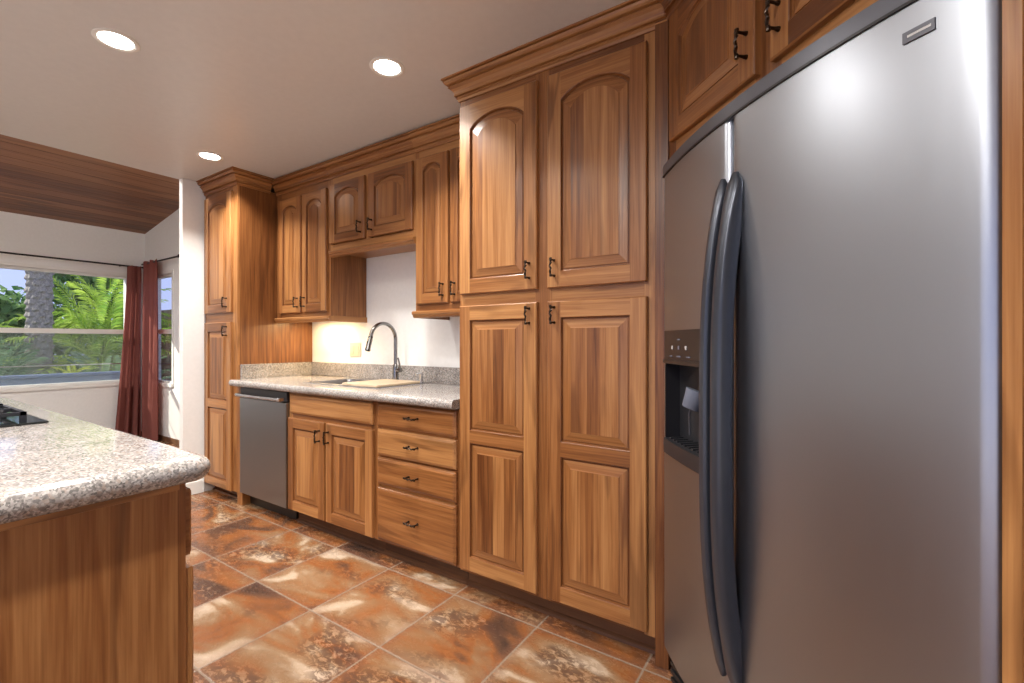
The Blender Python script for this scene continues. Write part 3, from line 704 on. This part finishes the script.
# dispenser
dp = build('dispenser_panel', bow_box(DU0, DU1, 1.150, DZ1, 0.003, rel=0.03), M['panel_dark'], fd, label='brown black ice and water control panel')
m = MB()
yb = 0.045
for q in ([(DU0, yb, DZ0), (DU1, yb, DZ0), (DU1, yb, 1.15), (DU0, yb, 1.15)], [(DU0, -bow(DU0), DZ0), (DU0, yb, DZ0), (DU0, yb, 1.15), (DU0, -bow(DU0), 1.15)],
          [(DU1, -bow(DU1), DZ0), (DU1, yb, DZ0), (DU1, yb, 1.15), (DU1, -bow(DU1), 1.15)], [(DU0, -bow(DU0), 1.151), (DU1, -bow(DU1), 1.151), (DU1, yb, 1.151), (DU0, yb, 1.151)]): m.poly(q)
build('dispenser_recess', m, M['fdark'], fd)
build('dispenser_lip', bow_box(DU0 + 0.014, DU1, 1.138, 1.150, 0.013, rel=0.02), M['panel_dark'], fd)
m = bow_box(DU0, DU1, DZ0, 0.895, 0.006, back=0.045)
for k in range(11):
    uu = DU0 + 0.02 + k * 0.026; m.box(uu, uu + 0.010, -bow(uu) * 0.8 + 0.004, 0.04, 0.895, 0.900)
build('drip_tray', m, M['fdark'], fd)
m = MB(); m.lathe([(0.0, 0.0), (0.024, 0.0), (0.026, 0.003), (0.034, 0.055), (0.0, 0.057)], (0, 0, 0), 18)
build('ice_chute', m, M['paddle'], fd, (0.165, -0.004, 1.008), (math.radians(-18), 0.2, 0), label='grey blue ice chute')
m = MB(); m.tube([(0.160, 0.012, 1.03), (0.146, 0.004, 0.99), (0.142, 0.008, 0.925)], 0.003, 8); build('dispenser_lever', m, M['ftrim'], fd)
for k, (uu, zz, ww) in enumerate(((0.10, 1.185, 0.010), (0.15, 1.185, 0.010), (0.20, 1.185, 0.010), (0.15, 1.213, 0.020), (0.09, 1.162, 0.020), (0.15, 1.162, 0.030), (0.215, 1.162, 0.022))):
    build('button', bow_box(uu - ww / 2, uu + ww / 2, zz - 0.003, zz + (0.008 if k < 3 else 0.001), 0.0045, rel=0.0, n=2), M['mark'] if k in (0, 2) else M['paddle'], dp)
# badge
bd = build('badge', bow_box(0.794, 0.836, 1.684, 1.702, 0.003, rel=0.001, n=4), M['ftrim'], rd, label='small dark grey maker plate')
build('badge_line', bow_box(0.801, 0.832, 1.691, 1.695, 0.0036, rel=0.0, n=4), M['barsteel'], bd)
# bowed bar handles either side of the seam
def handle_mb(uc, wid=0.034, z0=0.385, z1=1.605, P=0.056, D=0.046):
    m = MB(); rings = []; n = 44
    for i in range(n + 1):
        s = i / n; z = z0 + (z1 - z0) * s; q = abs(2 * s - 1)
        p = 0.008 + P * (1 - q ** 3.2); back = max(p - D, -0.006)
        w = wid * (1 + 0.30 * q ** 8) * (0.5 + 0.5 * min(1, (1 - q) / 0.035) ** 0.5)
        if i in (0, n): w *= 0.5
        ring = []
        for k in range(16):
            a = 2 * PI * k / 16; cx_ = math.copysign(abs(math.cos(a)) ** 0.55, math.cos(a)); sy = math.copysign(abs(math.sin(a)) ** 0.7, math.sin(a))
            off = (p + back) / 2 + sy * (p - back) / 2
            ring.append(V(uc + cx_ * w / 2, -bow(uc) - off, z))
        rings.append(ring)
    m.rings(rings); return m
build('handle', handle_mb(SEAM - 0.022, 0.030), M['fhandle'], fd, label='dark slate bowed door handle')
build('handle', handle_mb(SEAM + 0.026, 0.040), M['fhandle'], rd, label='dark slate bowed door handle')

# cabinet over the fridge, across the corner
K = 1.262
ox, oy = -0.455, K + 0.455
t = thing('fridge_top_cabinet', 'wooden two door cabinet built above the refrigerator', 'cabinet', (ox, oy, 1.80), RZ)
WT = 1.06
m = MB(); m.box(0.0, WT, 0.019, 0.58, 0.0, 0.60); build('carcass', m, M['wood'], t, bevel=0.001)
frame(t, [(0, 0.045, 0.0, 0.60, 'v'), (0.44, 0.53, 0.0, 0.60, 'v'), (0.93, WT, 0.0, 0.60, 'v'), (0.045, 0.44, 0, 0.135, 'h'), (0.53, 0.93, 0, 0.135, 'h'), (0.045, 0.44, 0.52, 0.60, 'h'), (0.53, 0.93, 0.52, 0.60, 'h')])
for a, b, hx in ((0.030, 0.458, 0.430), (0.512, 0.945, 0.545)): add_door(t, a, b, 0.115, 0.555, [(0.060, 0.385, 0.045)], hx, 0.208, st=0.062)
crown(t, 0.0, WT, 2.377 - 1.80)
# tall panel on the right side of the fridge
s_ = 0.003
t0 = thing('fridge_side_panel', 'tall pale wooden panel at the right side of the refrigerator', 'panel', (PL[0] + (WF + s_) * 0.70711 + 0.0, PL[1] - (WF + s_) * 0.70711, 0), RZ)
m = MB(); m.box(0.0, 0.022, 0.0, 0.68, 0.0, 1.797); build('board', m, M['wood'], t0)
m = MB(); m.box(0.0, 0.14, 0.020, 0.040, 0.0, 1.797, tone=0.9); fs = build('stile', m, M['wood'], t0, bevel=0.002)
fs.location = (0, 0.012, 0)

# ------------------------------------------------------------------ island
t = thing('kitchen_island', 'wooden island cabinet with a plain end panel and granite top', 'island', (0, 0, 0))
m = MB(); m.box(-3.40, -1.330, -0.42, 0.495, 0.09, 0.862, (0, 0, 1)); build('carcass', m, M['wood'], t)
m = MB()
yy = -0.42; first = True
for wd in (0.30, 0.27, 0.215, 0.13): m.box(-1.330, -1.312, yy, yy + wd, 0.0, 0.862, tone=random.uniform(0.45, 0.7)); yy += wd
build('end_panel', m, M['wood'], t)
m = MB(); m.box(-1.312, -1.306, -0.42, 0.497, 0.842, 0.862, (0, 1, 0)); build('scribe_molding', m, M['wood'], t, bevel=0.002)
m = MB(); m.box(-3.40, -1.330, 0.43, 0.445, 0.0, 0.09, (1, 0, 0)); build('toe_kick', m, M['toe'], t)
m = MB()
for a, b in ((-3.40, -3.36), (-2.90, -2.83), (-2.39, -2.31), (-1.87, -1.80), (-1.37, -1.312)): m.box(a, b, 0.495, 0.512, 0.09, 0.862)
for a, b in ((-3.36, -2.90), (-2.83, -2.39), (-2.31, -1.87), (-1.80, -1.37)):
    for c, d in ((0.09, 0.12), (0.64, 0.67), (0.83, 0.862)): m.box(a, b, 0.495, 0.512, c, d, (1, 0, 0))
build('face_frame', m, M['wood'], t)
for a, b in ((-1.800, -1.318), (-2.32, -1.86), (-2.84, -2.38), (-3.37, -2.89)):
    for nm, me, z in (('drawer', drawer_mesh(b - a, 0.165), 0.672), ('door', door_mesh(b - a, 0.535, [(0.06, 0.475, 0)]), 0.105)):
        d = link(nm, me, t, (b, 0.512, z), (0, 0, PI))
        pull(d, (b - a) / 2 if nm == 'drawer' else b - a - 0.05, 0.082 if nm == 'drawer' else 0.45, nm == 'drawer')
def slab_bullnose(x0, x1, y0, y1, z0, z1, rc=0.05):
    m = MB(); R = (z1 - z0) / 2; zc = (z0 + z1) / 2
    def ring(d, z):
        pts = []; rr = rc
        for cx_, cy_, a0 in ((x1 - rc, y1 - rc, 0), (x0 + rc, y1 - rc, 90), (x0 + rc, y0 + rc, 180), (x1 - rc, y0 + rc, 270)):
            for k in range(9): a = math.radians(a0 + k * 11.25); pts.append(V(cx_ + (rr - d) * math.cos(a), cy_ + (rr - d) * math.sin(a), z))
        return pts
    n = 12; rings = [ring(R * (1 - math.sin(PI * k / n)), zc - R * math.cos(PI * k / n)) for k in range(n + 1)]
    m.rings(rings); return m
o = build('island_countertop', slab_bullnose(-3.46, -1.252, -0.47, 0.560, 0.863, 0.923), M['granite'])
tag(o, 'thick rounded speckled granite slab on the kitchen island', 'countertop')
# cooktop
t = thing('gas_cooktop', 'black glass gas cooktop set in the island granite', 'cooktop', (-2.62, 0.19, 0.923))
m = MB(); m.box(-0.385, 0.385, -0.265, 0.265, 0.0005, 0.007); build('glass_top', m, M['blackglass'], t, bevel=0.003)
def grate(cx_):
    m = MB(); w, d = 0.16, 0.22; z = 0.040
    for q in ((-w, w, -d, -d + 0.012), (-w, w, d - 0.012, d), (-w, -w + 0.012, -d, d), (w - 0.012, w, -d, d), (-w, w, -0.006, 0.006), (-0.006, 0.006, -d, d)): m.box(cx_ + q[0], cx_ + q[1], q[2], q[3], z - 0.012, z)
    for a in (-1, 1):
        for b in (-1, 1):
            m.box(cx_ + a * (w - 0.008) - 0.008, cx_ + a * (w - 0.008) + 0.008, b * (d - 0.008) - 0.008, b * (d - 0.008) + 0.008, 0.007, z)
            for k in range(4):
                an = PI / 4 + k * PI / 2; c = V(cx_ + 0.0, b * 0.11, 0)
                m.tube([c + V(math.cos(an) * 0.03, math.sin(an) * 0.03, z - 0.004), c + V(math.cos(an) * 0.10, math.sin(an) * 0.10, z - 0.004)], 0.006, 8)
    return m
for cx_ in (-0.19, 0.17): build('grate', grate(cx_), M['iron'], t)
for cx_ in (-0.19, 0.17):
    for cy_ in (-0.11, 0.11):
        m = MB(); m.lathe([(0.0, 0.0065), (0.052, 0.0065), (0.050, 0.016), (0.036, 0.018), (0.036, 0.026), (0.030, 0.029), (0.0, 0.030)], (cx_, cy_, 0), 24); build('burner', m, M['iron'], t)

# ------------------------------------------------------------------ recessed ceiling lamps
CANS = [((-2.469, 0.706), 'recessed ceiling lamp above the kitchen island, nearest the left edge'),
        ((-1.668, 1.468), 'recessed ceiling lamp nearest the tall pantry crown'),
        ((-3.477, 1.502), 'recessed ceiling lamp near the far end cabinet'),
        ((-1.45, 0.60), 'recessed ceiling lamp above the near end of the island'),
        ((-0.75, -0.20), 'unseen ceiling lamp added in front of the fridge'),  # from here on the lamps are unseen, added to light the room
        ((-3.45, -0.45), 'unseen ceiling lamp added behind the far end of the island'),
        ((-2.40, -0.75), 'unseen ceiling lamp added behind the middle of the island'),
        ((-0.75, -1.70), 'unseen ceiling lamp added behind the camera')]
m = MB(); m.lathe([(0.057, -0.0005), (0.078, -0.0005), (0.079, -0.003), (0.072, -0.006), (0.062, -0.005), (0.057, -0.0005)], n=40, ends=False); RING = m.mesh('trim_ring', M['trim'])
m = MB(); m.lathe([(0.0, -0.0025), (0.0585, -0.0025), (0.0585, -0.0005), (0.0, -0.0005)], n=40); LENS = m.mesh('lens', M['lamp'])
for (x, y), lab in CANS:
    t = thing('ceiling_lamp', lab, 'ceiling light', (x, y, ZC), 0, 'recessed ceiling lamps')
    link('trim_ring', RING, t); link('lens', LENS, t)
    ld = bpy.data.lights.new('can_light', 'AREA'); ld.shape = 'DISK'; ld.size = 0.114; ld.energy = CAN_W * (1.7 if x > -1.0 else 1.0); ld.color = CAN_COL; ld.spread = math.radians(165 if x > -1.0 else 136 if y < 1.0 else 120)
    lo = bpy.data.objects.new('can_light', ld); C.objects.link(lo); lo.location = (0, 0, -0.012); lo.parent = t

for (x, y), lab in (((-4.75, -1.2), 'unseen lamp added in the plank ceiling further from the window wall corner'), ((-4.75, 0.4), 'unseen lamp added in the plank ceiling nearer the curtained corner')):  # unseen downlights, added to brighten the nook
    t = thing('ceiling_lamp', lab, 'ceiling light', (x, y, zv(x)), 0, 'unseen lamps added in the plank ceiling')
    t.rotation_euler = (0, -math.atan(slope), 0)
    link('trim_ring', RING, t); link('lens', LENS, t)
    ld = bpy.data.lights.new('can_light', 'AREA'); ld.shape = 'DISK'; ld.size = 0.114; ld.energy = 48; ld.color = (1.0, 0.95, 0.88); ld.spread = math.radians(165)
    lo = bpy.data.objects.new('can_light', ld); C.objects.link(lo); lo.location = (0, 0, -0.012); lo.parent = t

# ------------------------------------------------------------------ curtains and rods
def curtain(name, label, top, bot, folds, amp, z0, z1, seed):
    rnd = random.Random(seed); m = MB(); nu, nv = 72, 26
    def lerp_path(P, s):
        return Vector(P[0]).lerp(Vector(P[1]), s)
    ph = [rnd.uniform(0, 6.28) for _ in range(3)]
    G = []
    for j in range(nv + 1):
        v = j / nv; z = z1 + (z0 - z1) * v; row = []
        for i in range(nu + 1):
            s = i / nu; k = v ** 1.3
            p = lerp_path(top, s).lerp(lerp_path(bot, s), k)
            d = (lerp_path(top, 1) - lerp_path(top, 0)).normalized(); nrm = Vector((-d.y, d.x))
            w = math.sin(2 * PI * folds * s + ph[0] + 0.8 * v) + 0.35 * math.sin(2 * PI * folds * 1.7 * s + ph[1] - 1.1 * v)
            p = p + nrm * amp * w * (0.75 + 0.5 * v) + d * amp * 0.5 * math.cos(2 * PI * folds * s + ph[0])
            row.append(V(p.x, p.y, z + (0.006 * math.sin(2 * PI * folds * 2 * s) if j == 0 else 0)))
        G.append(row)
    for j in range(nv):
        for i in range(nu): m.poly([G[j][i], G[j][i + 1], G[j + 1][i + 1], G[j + 1][i]], smooth=True)
    o = build(name, m, M['curtain']); return tag(o, label, 'curtain', 'dusty red curtains in the corner of the nook')
curtain('curtain', 'dusty red curtain at the right end of the wide garden window', [(-7.135, 2.155), (-7.13, 2.30)], [(-7.135, 2.03), (-7.12, 2.29)], 3.2, 0.030, 0.02, 2.145, 3)
curtain('curtain', 'dusty red curtain over the narrow side window in the corner', [(-7.03, 2.285), (-6.60, 2.285)], [(-7.03, 2.28), (-6.62, 2.285)], 2.6, 0.030, 0.02, 2.19, 8)
def rod(label, p0, p1, fin, brackets):
    t = thing('curtain_rod', label, 'curtain rod', p0)
    p0, p1 = Vector(p0), Vector(p1)
    m = MB(); m.tube([V(0, 0, 0), (p1 - p0) / 2, p1 - p0], 0.010, 10); build('rod', m, M['rod'], t)
    m = MB(); d = (p1 - p0).normalized(); e = p1 - p0 if fin else V(0, 0, 0)
    m.tube([e - d * 0.01, e + d * 0.005, e + d * 0.02, e + d * 0.035, e + d * 0.045], lambda s: (0.011, 0.016, 0.022, 0.018, 0.006)[min(4, int(s * 4 + .01))], 12); build('finial', m, M['rod'], t)
    for b in brackets:
        m = MB(); m.tube([Vector(b[0]) - p0, Vector(b[1]) - p0], 0.007, 8); build('bracket', m, M['rod'], t)
rod('thin black curtain rod above the wide garden window', (-7.135, -1.05, 2.14), (-7.135, 2.33, 2.14), False, [((-7.135, 0.6, 2.14), (XF, 0.6, 2.14)), ((-7.135, 2.1, 2.14), (XF, 2.1, 2.14))])
rod('short black curtain rod on the nook wall above the side window', (-7.09, 2.285, 2.17), (-6.03, 2.285, 2.17), True, [((-6.10, 2.285, 2.17), (-6.10, YW, 2.17))])

# ------------------------------------------------------------------ garden outside
m = MB(); m.box(-40, XF - 0.15, -20, 25, -0.30, -0.15); m.box(XF - 0.15, 12, YW + 0.15, 25, -0.30, -0.15); struct('ground', m, M['ground'])
m = MB(); m.box(-8.0, 8.0, YB - 7.0, YB - 0.15, -0.2, -0.03); struct('bounce_patio', m, plain('pale_concrete', lin(238, 234, 226), 0.85, noise=0.08, nscale=3))['kind'] = 'structure'  # unseen pale slab, added to bounce sunlight through the doorway
def frond(m, base, az, el, L, droop, nl, lw, ll, tone):
    d = V(math.cos(az) * math.cos(el), math.sin(az) * math.cos(el), math.sin(el)); p = Vector(base); pts = [p.copy()]; n = 12
    for i in range(n):
        d = (d + V(0, 0, -droop / n)).normalized(); p = p + d * L / n; pts.append(p.copy())
    m.tube(pts, lambda s: 0.016 * (1 - 0.8 * s), 5, tone=min(1, tone + 0.3))
    side = V(-math.sin(az), math.cos(az), 0)
    for k in range(nl):
        s = 0.12 + 0.86 * k / nl; i = min(n - 1, int(s * n)); q = pts[i].lerp(pts[i + 1], s * n - i); dd = (pts[i + 1] - pts[i]).normalized(); up = side.cross(dd)
        l = ll * math.sin(PI * (0.15 + 0.8 * s)) ** 0.7
        for sg in (-1, 1):
            e = (side * sg * 0.85 + dd * 0.6 + up * random.uniform(-0.25, 0.1)).normalized(); tip = q + e * l + V(0, 0, -0.25 * l); md = q + e * l * 0.5
            m.poly([q, md + dd * lw, tip, md - dd * lw], tone=max(0, min(1, tone + random.uniform(-0.25, 0.25))), off=(0, 0))
def palm(label, loc, trunk_h, trunk_r, nf, L, mat, ll=0.32, el=(0.3, 1.3), droop=1.3, nl=34, lw=0.018, tones=(0.1, 0.8), name='palm_tree'):
    t = thing(name, label, 'palm', loc, 0)
    m = MB(); rows, n = int(trunk_h / 0.035) + 2, 28; rings = []
    for j in range(rows):
        z = trunk_h * j / (rows - 1); ring = []
        for k in range(n):
            b = ((k + (2 if (j // 3) % 2 else 0)) % 4) / 4; r = trunk_r * (1 + 0.24 * (1 - abs(2 * b - 1)) * (1 - (j % 3) / 3) + random.uniform(-0.02, 0.02))
            a = 2 * PI * k / n; ring.append(V(r * math.cos(a), r * math.sin(a), z))
        rings.append(ring)
    m.rings(rings, smooth=False); build('trunk', m, M['bark'], t)
    m = MB()
    for k in range(nf): frond(m, (0, 0, trunk_h - 0.02), 2 * PI * k / nf + random.uniform(-0.3, 0.3), random.uniform(*el), L * random.uniform(0.75, 1.1), droop * random.uniform(0.7, 1.2), nl, lw, ll, random.uniform(*tones))
    build('fronds', m, mat, t, fix=False)
    return t
palm('thick grey palm trunk with diamond leaf scars outside the garden window', (-11.0, 2.12, -0.15), 3.7, 0.150, 22, 2.2, M['leaf2'])
palm('bright green feather palm right of the thick trunk', (-11.4, 3.05, -0.15), 0.9, 0.09, 26, 2.1, M['leaf'], el=(0.5, 1.45), tones=(0.3, 1.0))
palm('low feather palm in front of the bright palm', (-9.9, 2.75, -0.15), 0.25, 0.07, 18, 1.25, M['leaf2'], el=(0.5, 1.4), ll=0.22, tones=(0.3, 0.9))
palm('low blue green palm left of the thick trunk', (-10.6, 1.45, -0.15), 0.3, 0.07, 20, 1.5, M['leaf2'], el=(0.5, 1.4), tones=(0.0, 0.6))
palm('yellow green tall palm behind the curtain edge', (-12.4, 3.45, -0.15), 1.7, 0.10, 26, 1.6, M['leaf'], el=(0.1, 1.4), tones=(0.5, 1.0))
palm('tiny lime plant near the garden wall', (-8.75, 2.02, -0.15), 0.88, 0.03, 14, 0.26, M['lime'], ll=0.07, nl=10, lw=0.012, el=(0.4, 1.3), name='lime_plant')
def hedge(label, x, y0, y1, z1, n, depth, seed):
    rnd = random.Random(seed); m = MB()
    for _ in range(n):
        y = rnd.uniform(y0, y1); z = -0.15 + (z1 + 0.15) * rnd.random() ** 0.85; xx = x + rnd.uniform(-depth, depth)
        c = V(xx, y, z + rnd.uniform(-0.2, 0.2)); a = V(rnd.uniform(-1, 1), rnd.uniform(-1, 1), rnd.uniform(-1, 0.6)).normalized(); b = a.cross(V(rnd.uniform(-1, 1), rnd.uniform(-1, 1), rnd.uniform(-1, 1))).normalized()
        l, w = rnd.uniform(0.10, 0.26), rnd.uniform(0.03, 0.07)
        m.poly([c, c + a * l * 0.5 + b * w, c + a * l, c + a * l * 0.5 - b * w], tone=rnd.random(), off=(0, 0))
    o = build('garden_shrub', m, M['hedge'], fix=False); tag(o, label, 'shrub', 'dense shrubs at the back of the garden')
hedge('tall dense shrub behind the bright palms', -13.9, 2.6, 4.2, 3.6, 4200, 0.45, 1)
hedge('lower shrub behind the palm trunk', -13.6, 1.2, 2.6, 2.1, 3600, 0.45, 3)
hedge('shrub at the left end of the garden', -13.9, -1.5, 1.2, 1.6, 3600, 0.45, 4)
m = MB(); m.box(-8.45, -8.33, -4.0, 2.9, -0.15, 0.74); m.box(-8.48, -8.30, -4.0, 2.9, 0.74, 0.78); o = build('garden_wall', m, M['bluewall'], bevel=0.01); tag(o, 'low blue grey garden wall below the palms', 'wall')
t = thing('garden_fence', 'pale wooden board fence beyond the side window', 'fence', (-6.5, 4.6, -0.15))
m = MB(); x = -8.0
while x < 1.0: m.box(x, x + 0.137, 0, 0.02, 0.0, 2.1); x += 0.142
build('boards', m, M['fence'], t)
for xx in (-7.9, -5.7, -3.5, -1.3, 0.8):
    m = MB(); m.box(xx, xx + 0.09, 0.02, 0.11, 0, 2.15); build('post', m, M['fence'], t)
